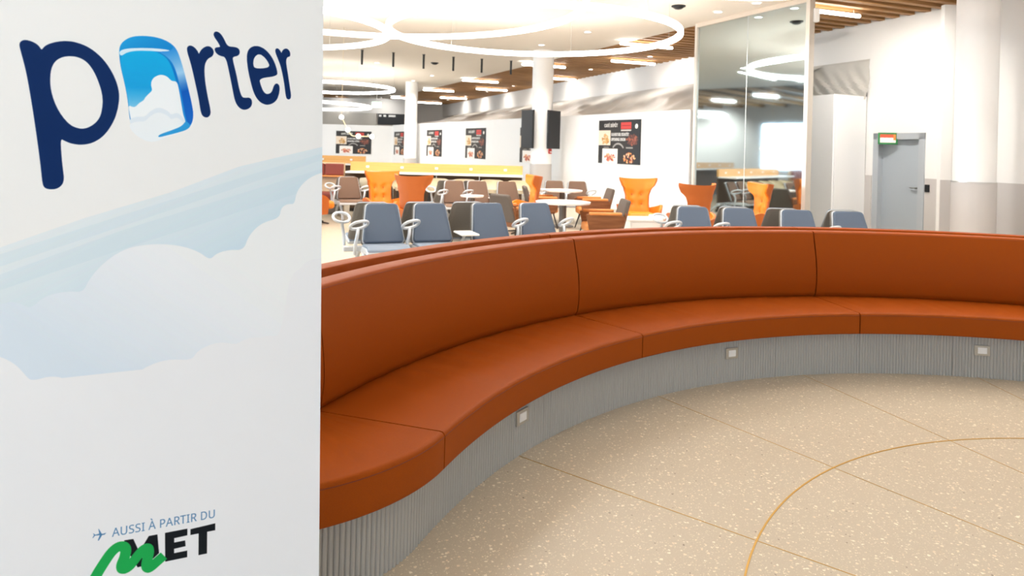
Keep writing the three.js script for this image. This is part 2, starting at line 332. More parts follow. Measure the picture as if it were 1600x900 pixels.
// ---------------------------------------------------------------- round bench
{
  const QR = 4.10, A0 = -70.5, STEP = 32, N = 4, A1 = A0 + STEP * N;
  const bench = thing('round_bench', 'curved rust upholstered bench with fluted grey base around the terrazzo circle', 'bench');
  // profiles in [radius from bench centre, y]; s = +1 inner side, -1 outer side mirrored about QR
  const mir = (p, s) => p.map(([r, y]) => [QR - s * (QR - r), y]);
  const seatP = roundPoly([[3.30, 0.312], [3.30, 0.462], [3.93, 0.452], [3.93, 0.312]], [0.012, 0.024, 0.01, 0.01]);
  const backP = roundPoly([[3.905, 0.44], [3.872, 0.475], [3.856, 0.58], [3.868, 0.74], [3.925, 0.963], [4.035, 0.963], [4.035, 0.44]], [0, 0.03, 0.08, 0.14, 0.016, 0.012, 0]);
  const seamAt = (r, y) => [0, 1, 2, 3, 4, 5].map(k => [r + .0018 * Math.cos(k * 1.047), y + .0018 * Math.sin(k * 1.047)]);
  const seatSeam = seamAt(3.3005, 0.444), backSeam = seamAt(3.9225, 0.948);
  const coreP = [[4.037, 0.1], [4.037, 0.86], [4.163, 0.86], [4.163, 0.1]];
  const plinthTop = 0.312;
  // fluted panel: ribs facing the axis side of `r` (dir -1) or away (dir +1)
  const flutedPanel = (r, a0, a1, cx, cz, dir, pitch = 0.0212) => {
    const n = Math.max(2, Math.round(r * R(Math.abs(a1 - a0)) / pitch)), pts = [];
    for (let i = 0; i < n; i++) for (let k = 0; k < 6; k++) { const t = (i + k / 6) / n, a = R(a0 + (a1 - a0) * t), q = r + dir * 0.0095 * Math.sqrt(Math.max(0, 1 - Math.pow(2 * k / 6 - 1, 2))); pts.push([cx + q * Math.sin(a), cz - q * Math.cos(a)]); }
    pts.push([cx + r * Math.sin(R(a1)), cz - r * Math.cos(R(a1))]);
    for (let i = 12; i >= 0; i--) { const a = R(a0 + (a1 - a0) * i / 12), q = r - dir * 0.03; pts.push([cx + q * Math.sin(a), cz - q * Math.cos(a)]); }
    return toCreasedNormals(prism(pts, 0, plinthTop), 0.75);
  };
  for (const s of [1, -1]) {
    for (let i = 0; i < N; i++) {
      const a = A0 + i * STEP, b = a + STEP, e = 0.075;
      const seat = part('seat_cushion', sweep(mir(seatP, s), a + e, b - e, 40, BX, BZ), rust, bench);
      part('seam', sweep(mir(seatSeam, s), a + e, b - e, 40, BX, BZ), rustSeam, seat);
      const back = part('back_cushion', sweep(mir(backP, s), a + e, b - e, 40, BX, BZ), rust, bench);
      part('seam', sweep(mir(backSeam, s), a + e, b - e, 40, BX, BZ), rustSeam, back);
    }
    const r = QR - s * (QR - 3.41), P = 11.35, o = s > 0 ? -62.05 : -62.05;
    const cuts = [A0]; for (let k = o; k < A1 - 1; k += P) cuts.push(k); cuts.push(A1);
    for (let i = 0; i < cuts.length - 1; i++) part('fluted_panel', flutedPanel(r, cuts[i] + .02, cuts[i + 1] - .02, BX, BZ, -s), flute, bench);
  }
  part('core', sweep(coreP, A0, A1, 120, BX, BZ), rustCore, bench);
  part('plinth', sweep([[3.46, 0.005], [3.46, 0.305], [4.74, 0.305], [4.74, 0.005]], A0, A1, 120, BX, BZ), std('#3d3a37', .9), bench);
  // rounded ends wrapping from the inner to the outer side
  for (const [ang, dir] of [[A0, 1], [A1, -1]]) {
    const [qx, , qz] = onRing(QR, ang), st = ang + 180, e = 0.25;
    const loc = p => p.map(([r, y]) => [QR - r, y]);
    const ends = [st + dir * e, st + dir * (90 - e), st + dir * (90 + e), st + dir * (180 - e)];
    for (const k of [0, 2]) {
      const seat = part('end_seat_cushion', sweep(loc(seatP), ends[k], ends[k + 1], 28, qx, qz), rust, bench);
      part('seam', sweep(loc(seatSeam), ends[k], ends[k + 1], 28, qx, qz), rustSeam, seat);
      const back = part('end_back_cushion', sweep(loc(backP), ends[k], ends[k + 1], 20, qx, qz), rust, bench);
      part('seam', sweep(loc(backSeam), ends[k], ends[k + 1], 20, qx, qz), rustSeam, back);
    }
    const cuts = [0, 45, 90, 135, 180].map(k => st + dir * k);
    for (let i = 0; i < 4; i++) part('fluted_panel', flutedPanel(QR - 3.41, cuts[i], cuts[i + 1], qx, qz, 1), flute, bench);
    part('plinth', cyl(.64, .64, .3, qx, .155, qz, 40), std('#3d3a37', .9), bench);
    part('core', cyl(.06, .06, .8, qx, .46, qz, 20), rustCore, bench);
  }
  // power outlets set in the base
  const plate = std('#b9b4aa', .35, { metalness: .6 });
  for (const a of [-55.3, -23.1, 9.3, 41.7]) {
    const o = new THREE.Group(); o.name = 'power_outlet'; bench.add(o);
    const [x, , z] = onRing(3.398, a); o.position.set(x, 0.2, z); o.rotation.y = -R(a);
    part('cover_plate', box(.105, .075, .014, 0, 0, .002, .004), plate, o);
    part('socket', box(.062, .045, .01, 0, 0, .007, .004), whiteGloss, o);
  }
}

// ---------------------------------------------------------------- roll-up banner
const ART = {"p":[[0.164,1.791],[0.169,1.798],[0.177,1.8],[0.19,1.796],[0.2,1.789],[0.207,1.776],[0.215,1.79],[0.234,1.799],[0.256,1.803],[0.277,1.801],[0.304,1.79],[0.331,1.766],[0.351,1.733],[0.362,1.703],[0.366,1.677],[0.363,1.645],[0.354,1.614],[0.336,1.582],[0.314,1.564],[0.292,1.558],[0.27,1.56],[0.257,1.566],[0.244,1.574],[0.246,1.535],[0.249,1.5],[0.252,1.477],[0.249,1.462],[0.238,1.453],[0.225,1.452],[0.214,1.456],[0.211,1.47],[0.208,1.505],[0.203,1.55],[0.195,1.615],[0.186,1.68],[0.178,1.73],[0.169,1.769]],"pc":[[0.224,1.712],[0.226,1.737],[0.234,1.755],[0.247,1.765],[0.264,1.769],[0.282,1.767],[0.3,1.756],[0.315,1.732],[0.326,1.701],[0.332,1.675],[0.332,1.65],[0.327,1.624],[0.316,1.608],[0.3,1.597],[0.285,1.595],[0.267,1.602],[0.252,1.619],[0.239,1.642],[0.23,1.667],[0.225,1.692]],"win":[[0.366,1.781],[0.367,1.799],[0.376,1.813],[0.394,1.825],[0.422,1.828],[0.45,1.826],[0.474,1.817],[0.491,1.802],[0.5,1.778],[0.51,1.741],[0.52,1.698],[0.528,1.661],[0.532,1.634],[0.528,1.612],[0.519,1.598],[0.499,1.59],[0.475,1.583],[0.451,1.576],[0.432,1.577],[0.414,1.583],[0.4,1.596],[0.39,1.615],[0.387,1.651],[0.383,1.683],[0.376,1.719],[0.369,1.75]],"win_sky":[[0.368,1.768],[0.376,1.782],[0.389,1.789],[0.422,1.794],[0.445,1.791],[0.467,1.779],[0.479,1.761],[0.489,1.729],[0.499,1.687],[0.506,1.644],[0.513,1.617],[0.499,1.601],[0.47,1.589],[0.442,1.578],[0.414,1.586],[0.395,1.607],[0.388,1.651],[0.383,1.688],[0.375,1.724]],"win_side":[[0.474,1.817],[0.491,1.802],[0.5,1.778],[0.51,1.741],[0.52,1.698],[0.528,1.661],[0.532,1.634],[0.528,1.612],[0.521,1.608],[0.514,1.623],[0.507,1.671],[0.498,1.719],[0.486,1.761],[0.469,1.781],[0.45,1.791],[0.479,1.793],[0.486,1.807]],"win_band":[[0.366,1.792],[0.422,1.799],[0.479,1.797],[0.474,1.79],[0.422,1.792],[0.385,1.787],[0.368,1.772]],"win_cloud":[[0.386,1.656],[0.397,1.65],[0.404,1.653],[0.409,1.661],[0.42,1.668],[0.423,1.676],[0.432,1.686],[0.439,1.694],[0.435,1.706],[0.437,1.719],[0.445,1.729],[0.458,1.734],[0.472,1.73],[0.481,1.718],[0.494,1.719],[0.499,1.692],[0.505,1.655],[0.508,1.633],[0.515,1.616],[0.504,1.602],[0.475,1.592],[0.447,1.577],[0.428,1.578],[0.407,1.59],[0.394,1.608],[0.389,1.636]],"win_cloud2":[[0.387,1.62],[0.404,1.628],[0.423,1.627],[0.434,1.642],[0.453,1.653],[0.475,1.643],[0.48,1.633],[0.494,1.641],[0.506,1.63],[0.515,1.616],[0.504,1.602],[0.475,1.592],[0.447,1.577],[0.428,1.578],[0.407,1.59],[0.394,1.604]],"win_low":[[0.451,1.576],[0.475,1.583],[0.499,1.59],[0.519,1.598],[0.526,1.609],[0.514,1.62],[0.506,1.606],[0.48,1.594],[0.454,1.584]],"r":[[0.516,1.8],[0.52,1.809],[0.529,1.808],[0.539,1.797],[0.543,1.785],[0.549,1.8],[0.559,1.809],[0.569,1.81],[0.577,1.8],[0.574,1.787],[0.564,1.782],[0.557,1.771],[0.554,1.754],[0.556,1.722],[0.562,1.684],[0.569,1.651],[0.57,1.638],[0.564,1.63],[0.555,1.632],[0.55,1.642],[0.545,1.678],[0.536,1.721],[0.527,1.764]],"t":[[0.578,1.84],[0.581,1.849],[0.59,1.847],[0.599,1.834],[0.609,1.811],[0.63,1.812],[0.638,1.806],[0.637,1.793],[0.62,1.789],[0.622,1.774],[0.63,1.742],[0.637,1.703],[0.644,1.682],[0.654,1.68],[0.664,1.682],[0.669,1.674],[0.667,1.66],[0.654,1.652],[0.641,1.656],[0.631,1.672],[0.625,1.703],[0.617,1.746],[0.608,1.788],[0.592,1.79],[0.583,1.798],[0.581,1.808],[0.597,1.809],[0.589,1.825]],"e":[[0.658,1.793],[0.663,1.81],[0.676,1.818],[0.692,1.816],[0.708,1.804],[0.722,1.783],[0.731,1.755],[0.73,1.744],[0.685,1.737],[0.689,1.716],[0.698,1.696],[0.709,1.691],[0.721,1.698],[0.726,1.718],[0.732,1.722],[0.737,1.716],[0.736,1.696],[0.728,1.676],[0.709,1.666],[0.691,1.673],[0.677,1.693],[0.668,1.727],[0.661,1.76]],"ec":[[0.676,1.759],[0.672,1.772],[0.674,1.788],[0.684,1.799],[0.695,1.796],[0.708,1.782],[0.715,1.764]],"r2":[[0.727,1.811],[0.732,1.816],[0.739,1.809],[0.743,1.799],[0.746,1.811],[0.754,1.817],[0.762,1.811],[0.764,1.798],[0.755,1.796],[0.752,1.782],[0.757,1.753],[0.762,1.719],[0.767,1.688],[0.761,1.682],[0.756,1.688],[0.752,1.725],[0.743,1.77],[0.734,1.792]],"plane":[[0.345,0.609],[0.337,0.608],[0.335,0.609],[0.329,0.622],[0.328,0.622],[0.33,0.61],[0.322,0.609],[0.318,0.613],[0.317,0.613],[0.319,0.609],[0.316,0.603],[0.317,0.602],[0.321,0.607],[0.331,0.606],[0.327,0.594],[0.329,0.593],[0.336,0.605],[0.341,0.605]],"M":[[0.383,0.582],[0.403,0.581],[0.416,0.546],[0.437,0.581],[0.456,0.581],[0.46,0.533],[0.447,0.522],[0.423,0.535],[0.423,0.509],[0.413,0.508],[0.397,0.541]],"E":[[0.473,0.581],[0.524,0.581],[0.524,0.564],[0.494,0.563],[0.494,0.552],[0.519,0.552],[0.52,0.537],[0.494,0.536],[0.494,0.525],[0.524,0.525],[0.524,0.508],[0.474,0.508]],"T":[[0.531,0.578],[0.589,0.581],[0.589,0.563],[0.57,0.563],[0.57,0.507],[0.55,0.507],[0.55,0.563],[0.531,0.563]],"sw":[[0.315,0.489],[0.322,0.506],[0.339,0.534],[0.354,0.557],[0.368,0.569],[0.381,0.569],[0.388,0.558],[0.385,0.54],[0.377,0.523],[0.38,0.51],[0.393,0.512],[0.408,0.531],[0.423,0.549],[0.435,0.553],[0.438,0.539],[0.433,0.52],[0.432,0.505],[0.439,0.499],[0.454,0.511],[0.471,0.524]],"tx":[[0.357,0.599],[0.59,0.594],[0.59,0.616]],"cl1":[[0.091,1.182],[0.128,1.185],[0.147,1.191],[0.166,1.187],[0.187,1.17],[0.211,1.195],[0.237,1.204],[0.267,1.206],[0.294,1.202],[0.307,1.235],[0.338,1.273],[0.38,1.302],[0.422,1.31],[0.466,1.31],[0.51,1.302],[0.548,1.285],[0.572,1.263],[0.586,1.279],[0.617,1.288],[0.653,1.284],[0.664,1.322],[0.696,1.355],[0.741,1.365],[0.744,1.393],[0.762,1.403],[0.779,1.401],[0.783,1.436],[0.812,1.471],[0.855,1.488],[0.899,1.497],[0.904,0.85],[0.092,0.963]],"cl2":[[0.092,1.079],[0.129,1.066],[0.157,1.046],[0.174,1.023],[0.186,1.004],[0.199,1.002],[0.225,1.007],[0.248,1.003],[0.26,0.993],[0.275,0.997],[0.285,0.988],[0.3,0.998],[0.319,0.999],[0.338,0.985],[0.353,0.951],[0.375,0.949],[0.392,0.978],[0.417,0.999],[0.445,1.012],[0.482,1.019],[0.532,1.01],[0.542,1.03],[0.572,1.046],[0.603,1.049],[0.636,1.039],[0.65,1.048],[0.678,1.054],[0.703,1.05],[0.715,1.055],[0.74,1.048],[0.754,1.099],[0.762,1.168],[0.772,1.212],[0.793,1.226],[0.814,1.249],[0.857,1.253],[0.901,1.239],[0.905,0.668],[0.093,0.812]],"sky":[[0.08,1.301],[0.128,1.318],[0.297,1.381],[0.481,1.439],[0.64,1.503],[0.867,1.56],[0.87,1.081],[0.081,1.036]],"st1":[[0.08,1.237],[0.387,1.352],[0.867,1.502],[0.867,1.455],[0.415,1.314],[0.08,1.203]],"st2":[[0.08,1.286],[0.387,1.389],[0.681,1.486],[0.867,1.543],[0.867,1.525],[0.681,1.464],[0.387,1.362],[0.08,1.257]]};
{
  const W = 0.85, H0 = 0.09, H1 = 2.04, PX = 1000;
  const cv = document.createElement('canvas'); cv.width = W * PX; cv.height = Math.round((H1 - H0) * PX); const g = cv.getContext('2d');
  const X = u => u * PX, Y = v => (H1 - v) * PX;
  const path = pts => { g.beginPath(); pts.forEach((p, i) => i ? g.lineTo(X(p[0]), Y(p[1])) : g.moveTo(X(p[0]), Y(p[1]))); g.closePath(); };
  const soft = (pts, open) => { // smooth closed outline through the points
    g.beginPath(); const n = pts.length, mid = (a, b) => [(a[0] + b[0]) / 2, (a[1] + b[1]) / 2];
    let m = mid(pts[n - 1], pts[0]); g.moveTo(X(m[0]), Y(m[1]));
    for (let i = 0; i < n; i++) { const q = mid(pts[i], pts[(i + 1) % n]); g.quadraticCurveTo(X(pts[i][0]), Y(pts[i][1]), X(q[0]), Y(q[1])); }
    g.closePath();
  };
  g.fillStyle = '#f0efef'; g.fillRect(0, 0, cv.width, cv.height);
  let lg = g.createLinearGradient(X(.2), Y(1.56), X(.4), Y(1.16)); lg.addColorStop(0, 'rgba(212,229,240,0)'); lg.addColorStop(.45, 'rgba(212,229,240,0.45)'); lg.addColorStop(1, 'rgba(206,225,238,1)');
  g.fillStyle = lg; path(ART.sky); g.fill();
  g.fillStyle = 'rgba(196,220,235,0.28)'; path(ART.st1); g.fill(); path(ART.st2); g.fill();
  lg = g.createLinearGradient(X(.55), Y(1.33), X(.3), Y(1.02)); lg.addColorStop(0, '#f1f2f4'); lg.addColorStop(.35, '#eceff5'); lg.addColorStop(1, '#dae5f1');
  g.fillStyle = lg; soft(ART.cl1); g.fill();
  g.fillStyle = '#efeff3'; soft(ART.cl2); g.fill(); g.fillRect(0, Y(1.0), cv.width, cv.height);
  const navy = '#05295e';
  g.fillStyle = navy;
  for (const [k, c] of [['p', 'pc'], ['r'], ['t'], ['e', 'ec'], ['r2']]) { soft(ART[k]); g.fill(); g.strokeStyle = navy; g.lineJoin = 'round'; g.lineWidth = { p: 3, r: 3.5, t: 4, e: 4, r2: 3.5 }[k]; g.stroke(); if (c) { g.fillStyle = '#f0efef'; soft(ART[c]); g.fill(); g.fillStyle = navy; } }
  // aircraft window that stands for the letter o
  lg = g.createLinearGradient(X(.37), Y(1.82), X(.53), Y(1.6)); lg.addColorStop(0, '#1f9fe0'); lg.addColorStop(.5, '#0b78cf'); lg.addColorStop(1, '#2f9ee0');
  g.fillStyle = lg; soft(ART.win); g.fill();
  lg = g.createLinearGradient(0, Y(1.79), 0, Y(1.64)); lg.addColorStop(0, '#12aee8'); lg.addColorStop(.6, '#1aa3e4'); lg.addColorStop(1, '#8fcdf0'); g.fillStyle = lg; soft(ART.win_sky); g.fill();
  g.fillStyle = '#d7ecfa'; soft(ART.win_band); g.fill();
  lg = g.createLinearGradient(X(.47), Y(1.8), X(.53), Y(1.62)); lg.addColorStop(0, '#2a8fe0'); lg.addColorStop(.35, '#9fd0f4'); lg.addColorStop(.6, '#0c5cc0'); lg.addColorStop(1, '#1668cc'); g.fillStyle = lg; soft(ART.win_side); g.fill();
  g.fillStyle = '#f2f6fa'; soft(ART.win_cloud); g.fill(); g.fillStyle = '#e3ecf5'; soft(ART.win_cloud2); g.fill(); g.fillStyle = '#eef3f8'; soft(ART.win_cloud2.map(([a, b]) => [a, b - .012])); g.fill();
  g.fillStyle = '#2f9ee0'; soft(ART.win_low); g.fill();
  // lower lettering
  const blue = '#4b7fae';
  g.fillStyle = blue; path(ART.plane); g.fill();
  g.font = '29px sans-serif'; const msg = 'AUSSI À PARTIR DU', mw = g.measureText(msg).width; g.save(); g.translate(X(ART.tx[0][0]), Y((ART.tx[0][1] + ART.tx[1][1]) / 2)); g.scale((ART.tx[1][0] - ART.tx[0][0]) * PX / mw, 1); g.fillText(msg, 0, 0); g.restore();
  g.fillStyle = '#15191f'; for (const k of ['M', 'E', 'T']) { path(ART[k]); g.fill(); }
  g.strokeStyle = '#1faa53'; g.lineWidth = 24; g.lineJoin = 'round'; g.lineCap = 'butt';
  g.beginPath(); { const s = ART.sw; g.moveTo(X(s[0][0]), Y(s[0][1])); for (let i = 1; i < s.length - 1; i++) { const q = [(s[i][0] + s[i + 1][0]) / 2, (s[i][1] + s[i + 1][1]) / 2]; g.quadraticCurveTo(X(s[i][0]), Y(s[i][1]), X(q[0]), Y(q[1])); } g.lineTo(X(s[s.length - 1][0]), Y(s[s.length - 1][1])); } g.stroke();
  const tex = new THREE.CanvasTexture(cv); tex.colorSpace = THREE.SRGBColorSpace; tex.anisotropy = 8;

  const b = thing('roll_up_banner', 'tall white roll-up banner printed with a dark blue wordmark and clouds', 'banner', [-0.883, 0, -1.69], R(22.8));
  const tilt = new THREE.Group(); b.rotation.z = 0; b.rotation.order = 'YXZ'; b.rotation.z = 0.018;
  const face = new THREE.PlaneGeometry(W, H1 - H0, 1, 1); face.translate(0, (H1 + H0) / 2, 0.0016);
  part('print', face, new THREE.MeshPhysicalMaterial({ map: tex, roughness: 0.65, specularIntensity: 0.25 }), b);
  part('backing', box(W, H1 - H0, 0.003, 0, (H1 + H0) / 2, 0), std('#dcdcdc', .7), b);
  part('top_rail', box(W + .01, .03, .018, 0, H1 + .01, 0, .006), steel, b);
  part('cassette', box(W + .03, .09, .12, 0, .06, -.01, .03), steel, b);
  for (const x of [-.3, .3]) part('foot', box(.08, .012, .34, x, .018, 0, .005), darkMetal, b);
  part('support_pole', rod([0, .1, -.05], [0, H1, -.012], .008), darkMetal, b);
}

// ---------------------------------------------------------------- beam seating
const trap = (w0, w1, h, r) => roundPoly([[-w0 / 2, 0], [w0 / 2, 0], [w1 / 2, h], [-w1 / 2, h]], r);
function bend(g, amount) { const p = g.attributes.position; for (let i = 0; i < p.count; i++) { const y = p.getY(i); p.setZ(i, p.getZ(i) - amount * y * y + amount * .12 * Math.sin(y * 9) + p.getX(i) ** 2 * .25); } g.computeVertexNormals(); return g; }
const backCushionG = bend(extrude(trap(.475, .355, .475, .045), .05, .014), .18);
const backRimG = bend(extrude(trap(.5, .38, .495, .055), .022, .008), .18); backRimG.translate(0, -.01, -.03);
const backShellG = bend(extrude(trap(.525, .4, .51, .06), .018, .006), .18); backShellG.translate(0, -.02, -.05);
const seatSide = roundPoly([[0, 0], [.02, .035], [.1, .045], [.36, .06], [.46, .03], [.465, -.02], [.4, -.012], [.05, -.03]], .02);
const seatG = (() => { const g = extrude(seatSide, .48, .016); g.rotateY(-Math.PI / 2); return g; })();
const panG = (() => { const g = extrude(seatSide, .5, .016); g.scale(1.01, 1, 1); g.rotateY(-Math.PI / 2); g.translate(0, -.018, 0); return g; })();
const loopPts = [...Array(12)].map((_, k) => { const t = k / 12 * Math.PI * 2, c = Math.cos(t), q = Math.sin(t); return [.105 * Math.sign(c) * Math.pow(Math.abs(c), .85), .05 * q + .012 * c, .085 * q - .05 * c]; });
const loopG = tube(loopPts, .0175, 48, true, 8);
const stalkG = tube([[-.035, -.34, -.05], [-.03, -.22, -.03], [-.012, -.12, -.03], [.0, -.055, -.075]], .02, 16, false, 8);
const legG = tube([[0, .02, .46], [0, .12, .4], [0, .25, .24], [0, .31, 0], [0, .25, -.24], [0, .12, -.4], [0, .02, -.46]], .027, 30, false, 8);
function beamSeating(spec) {
  const u = thing(spec.name, spec.label, 'airport seats', spec.pos, spec.turn, spec.group);
  const xs = [...spec.front, ...(spec.rear || [])], x0 = Math.min(...xs) - .34, x1 = Math.max(...xs) + .34;
  part('beam', box(x1 - x0, .06, .1, (x0 + x1) / 2, .33, 0, .012), lightMetal, u);
  const side = (offs, dir, fab, seatM) => {
    for (const x of offs) {
      const s = new THREE.Group(); s.name = 'seat_unit'; s.position.set(x, 0, 0); s.rotation.y = dir > 0 ? 0 : Math.PI; u.add(s);
      const pl = (n, g, m, y, z, rx = 0) => { const q = part(n, g, m, s); q.position.set(0, y, z); q.rotation.x = rx; return q; };
      pl('backrest', backCushionG, fab, .43, .30, -.29); pl('back_rim', backRimG, paleRim, .43, .30, -.29); pl('back_shell', backShellG, shellGrey, .43, .30, -.29);
      pl('seat', seatG, seatM, .385, .26); pl('seat_pan', panG, lightMetal, .38, .262);
      pl('bracket', box(.06, .05, .3, 0, 0, 0, .01), lightMetal, .345, .16);
    }
  };
  side(spec.front, 1, spec.fabric, spec.seat); if (spec.rear) side(spec.rear, -1, spec.fabric, spec.seat);
  for (const [x, dir] of spec.arms) { const a = new THREE.Group(); a.name = 'armrest'; a.position.set(x, .655, dir * .42); a.rotation.y = dir > 0 ? 0 : Math.PI; u.add(a); part('loop', loopG, lightMetal, a); part('stalk', stalkG, lightMetal, a); }
  for (const [x, dir] of spec.tables || []) { part('side_tablet', box(.22, .022, .36, x, .545, dir * .46, .01), whiteGloss, u); part('tablet_post', rod([x, .34, dir * .2], [x, .54, dir * .42], .016), lightMetal, u); }
  for (const x of spec.legs) { const l = part('leg', legG, lightMetal, u); l.position.x = x; l.scale.z = spec.rear ? 1.12 : .8; }
  return u;
}
const place = (px, pz, ang) => [px - .14 * Math.sin(R(ang)), 0, pz - .14 * Math.cos(R(ang))];
const F4 = [0, .58, 1.31, 1.95];
beamSeating({ name: 'beam_seating', label: 'blue back-to-back beam seats with white loop arms behind the bench, beside the banner', pos: place(-1.51, -7.96, 20.5), turn: R(20.5), group: 'blue beam seating units',
  front: F4, rear: [-.08, .52, 1.12], arms: [[-.3, 1], [.29, 1], [1.64, 1], [2.26, 1], [-.4, -1]], tables: [[.945, 1]], legs: [-.2, 2.1], fabric: blueFabric, seat: seatBlue });
beamSeating({ name: 'beam_seating', label: 'blue back-to-back beam seats in front of the tall glass screen', pos: place(2.35, -8.7, -3), turn: R(-3), group: 'blue beam seating units',
  front: F4, rear: [-.03, .58, 1.2, 1.98], arms: [[-.3, 1], [.29, 1], [1.64, 1], [-.32, -1]], tables: [[.945, 1]], legs: [-.2, 2.1], fabric: blueFabric, seat: seatBlue });
const brownArms = { fabric: brownFabric, seat: seatBrown, group: 'brown beam seating units' };
beamSeating({ ...brownArms, name: 'beam_seating', label: 'brown beam seats with a small white tablet in front of the cream bar stools', pos: place(-1.14, -13.6, 14), turn: R(14), front: [0, .47, 1.09], rear: [-.1, .42], arms: [[-.27, 1], [.235, 1], [-.4, -1]], tables: [[.78, 1]], legs: [-.15, 1.1] });
beamSeating({ ...brownArms, name: 'beam_seating', label: 'brown beam seats behind the far round table near the column', pos: place(.92, -14.7, 2), turn: R(2), front: [.02, .52], arms: [[-.26, 1], [.27, 1], [.79, 1]], legs: [-.1, .65] });
beamSeating({ ...brownArms, name: 'beam_seating', label: 'brown beam seats with curved white legs at the left beside the banner edge', pos: place(-3.35, -13.95, 22), turn: R(22), front: [0], rear: [0], arms: [[-.3, 1], [.3, 1], [-.3, -1]], legs: [-.15] });

// ---------------------------------------------------------------- orange wing chairs
const lerp = (t, k) => { for (let i = 0; i < k.length - 1; i++) if (t <= k[i + 1][0]) { const f = (t - k[i][0]) / (k[i + 1][0] - k[i][0]), s = f * f * (3 - 2 * f); return k[i][1] + (k[i + 1][1] - k[i][1]) * s; } return k[k.length - 1][1]; };
const wingHalf = v => lerp(v, [[0, .2], [.35, .185], [.55, .19], [.7, .225], [.84, .29], [.94, .322], [1, .322]]);
const wingFwd = v => lerp(v, [[0, .1], [.35, .06], [.65, .08], [.85, .19], [1, .2]]);
const wingDepth = v => -.2 - .13 * v;
const dimples = [[-.09, .36], [.09, .36], [-.09, .6], [.09, .6]];
const backPt = (off, tuft) => (u, v) => {
  const s = u * 2 - 1, w = wingHalf(v), x = w * Math.sin(s * 1.2) / Math.sin(1.2);
  let z = wingDepth(v) + wingFwd(v) * Math.pow(Math.abs(s), 2.3) - off * (1 - .45 * Math.abs(s));
  if (tuft) { let d = 0; for (const [dx, dv] of dimples) d += .035 * Math.exp(-(((x - dx) / .045) ** 2 + ((v - dv) / .07) ** 2)); z += .018 * (1 - s * s) - d; }
  return [x + off * .75 * s, .32 + .72 * v + .03 * s * s * v + off * .15 * v, z];
};
const bucketPt = (off) => (u, v) => {                     // arms and lower shell wrapping round the seat
  const t = (u * 2 - 1), a = t * 2.15, rx = .325 + .05 * v + off, rz = .29 + .02 * v + off;
  const top = .47 + .12 * Math.min(1, Math.pow(Math.abs(t), 1.2) * 1.4) - .1 * Math.pow(Math.max(0, Math.abs(t) - .72) / .28, 2);
  return [rx * Math.sin(a), .2 + (top - .2) * v, -.02 - rz * Math.cos(a)];
};
function wingChair(label, pos, turn) {
  const c = thing('wing_chair', label, 'chair', pos, turn, 'orange wing chairs');
  part('back_cushion', shell(backPt(0, true), backPt(.03, false), 26, 26), orangeIn, c);
  part('back_shell', shell(backPt(.026, false), backPt(.055, false), 24, 20), orangeOut, c);
  part('arm_lining', shell((u, v) => bucketPt(0)(1 - u, v), (u, v) => bucketPt(.028)(1 - u, v), 30, 8), orangeIn, c);
  part('arm_shell', shell((u, v) => bucketPt(.024)(1 - u, v), (u, v) => bucketPt(.05)(1 - u, v), 30, 8), orangeOut, c);
  part('seat_cushion', box(.5, .15, .52, 0, .37, .06, .06), orangeIn, c);
  for (const [dx, dv] of dimples) { const b = new THREE.SphereGeometry(.014, 10, 8); b.scale(1, 1, .5); b.translate(dx, .32 + .72 * dv, wingDepth(dv) + .0); part('button', b, orangeOut, c); }
  part('under_frame', [cyl(.16, .12, .06, 0, .21, 0), cyl(.03, .03, .2, 0, .12, 0)], darkMetal, c);
  for (let k = 0; k < 4; k++) part('foot', rod([0, .05, 0], [.3 * Math.cos(R(45 + 90 * k)), .015, .3 * Math.sin(R(45 + 90 * k))], .02, .013), darkMetal, c);
  return c;
}
const w0 = wingChair('orange tufted wing chair facing forward behind the white cube tables', [2.38, 0, -12.45], R(3));
copyOf(w0, 'orange wing chair seen from behind, left of the glass screen', [2.95, 0, -11.1], R(203));
copyOf(w0, 'orange wing chair in profile reflected beside the glass screen', [4.1, 0, -11.63], R(-82));
copyOf(w0, 'orange wing chair with its back turned, behind the left blue seats', [-1.6, 0, -11.6], R(162));
copyOf(w0, 'orange tufted wing chair half hidden behind another wing chair by the bar', [-2.32, 0, -12.55], R(38));
copyOf(w0, 'orange wing chair cut off by the edge of the banner', [-3.78, 0, -13.1], R(120));
copyOf(w0, 'orange wing chair in profile left of the round white tables', [.2, 0, -12.45], R(-80));

// ---------------------------------------------------------------- wooden tub chairs
function tubChair(label, pos, turn) {
  const c = thing('tub_chair', label, 'chair', pos, turn, 'wooden tub chairs');
  const sidePts = roundPoly([[-.2, .3], [.24, .33], [.3, .6], [-.28, .58], [-.3, .5]], [.03, .05, .03, .02, .02]);
  for (const s of [-1, 1]) {
    const g = extrude(sidePts, .035, .008); g.rotateY(-Math.PI / 2); g.translate(s * .29, 0, 0); part('side_panel', g, shellWood, c);
    part('arm_pad', box(.07, .045, .5, s * .285, .605, .0, .018), tan, c);
  }
  const bk = extrude(trap(.6, .46, .46, .05), .07, .02); bk.rotateX(-.28); bk.translate(0, .37, -.25); part('backrest', bk, greyFabric, c);
  const bs = extrude(trap(.62, .6, .34, .04), .02, .005); bs.rotateX(-.2); bs.translate(0, .29, -.25); part('back_panel', bs, shellWood, c);
  part('seat_cushion', box(.52, .13, .52, 0, .37, .02, .04), tan, c);
  part('seat_base', box(.56, .06, .44, 0, .32, 0, .02), shellWood, c);
  for (const x of [-.24, .24]) for (const z of [-.22, .22]) part('leg', rod([x * .9, .3, z * .85], [x * 1.1, 0, z * 1.25], .015, .011), black, c);
  return c;
}
const t0 = tubChair('wooden tub chair with tan arm pads at the near round table', [1.42, 0, -10.5], R(-86));
copyOf(t0, 'wooden tub chair with tan arm pads at the far round table', [1.6, 0, -13.3], R(-84));
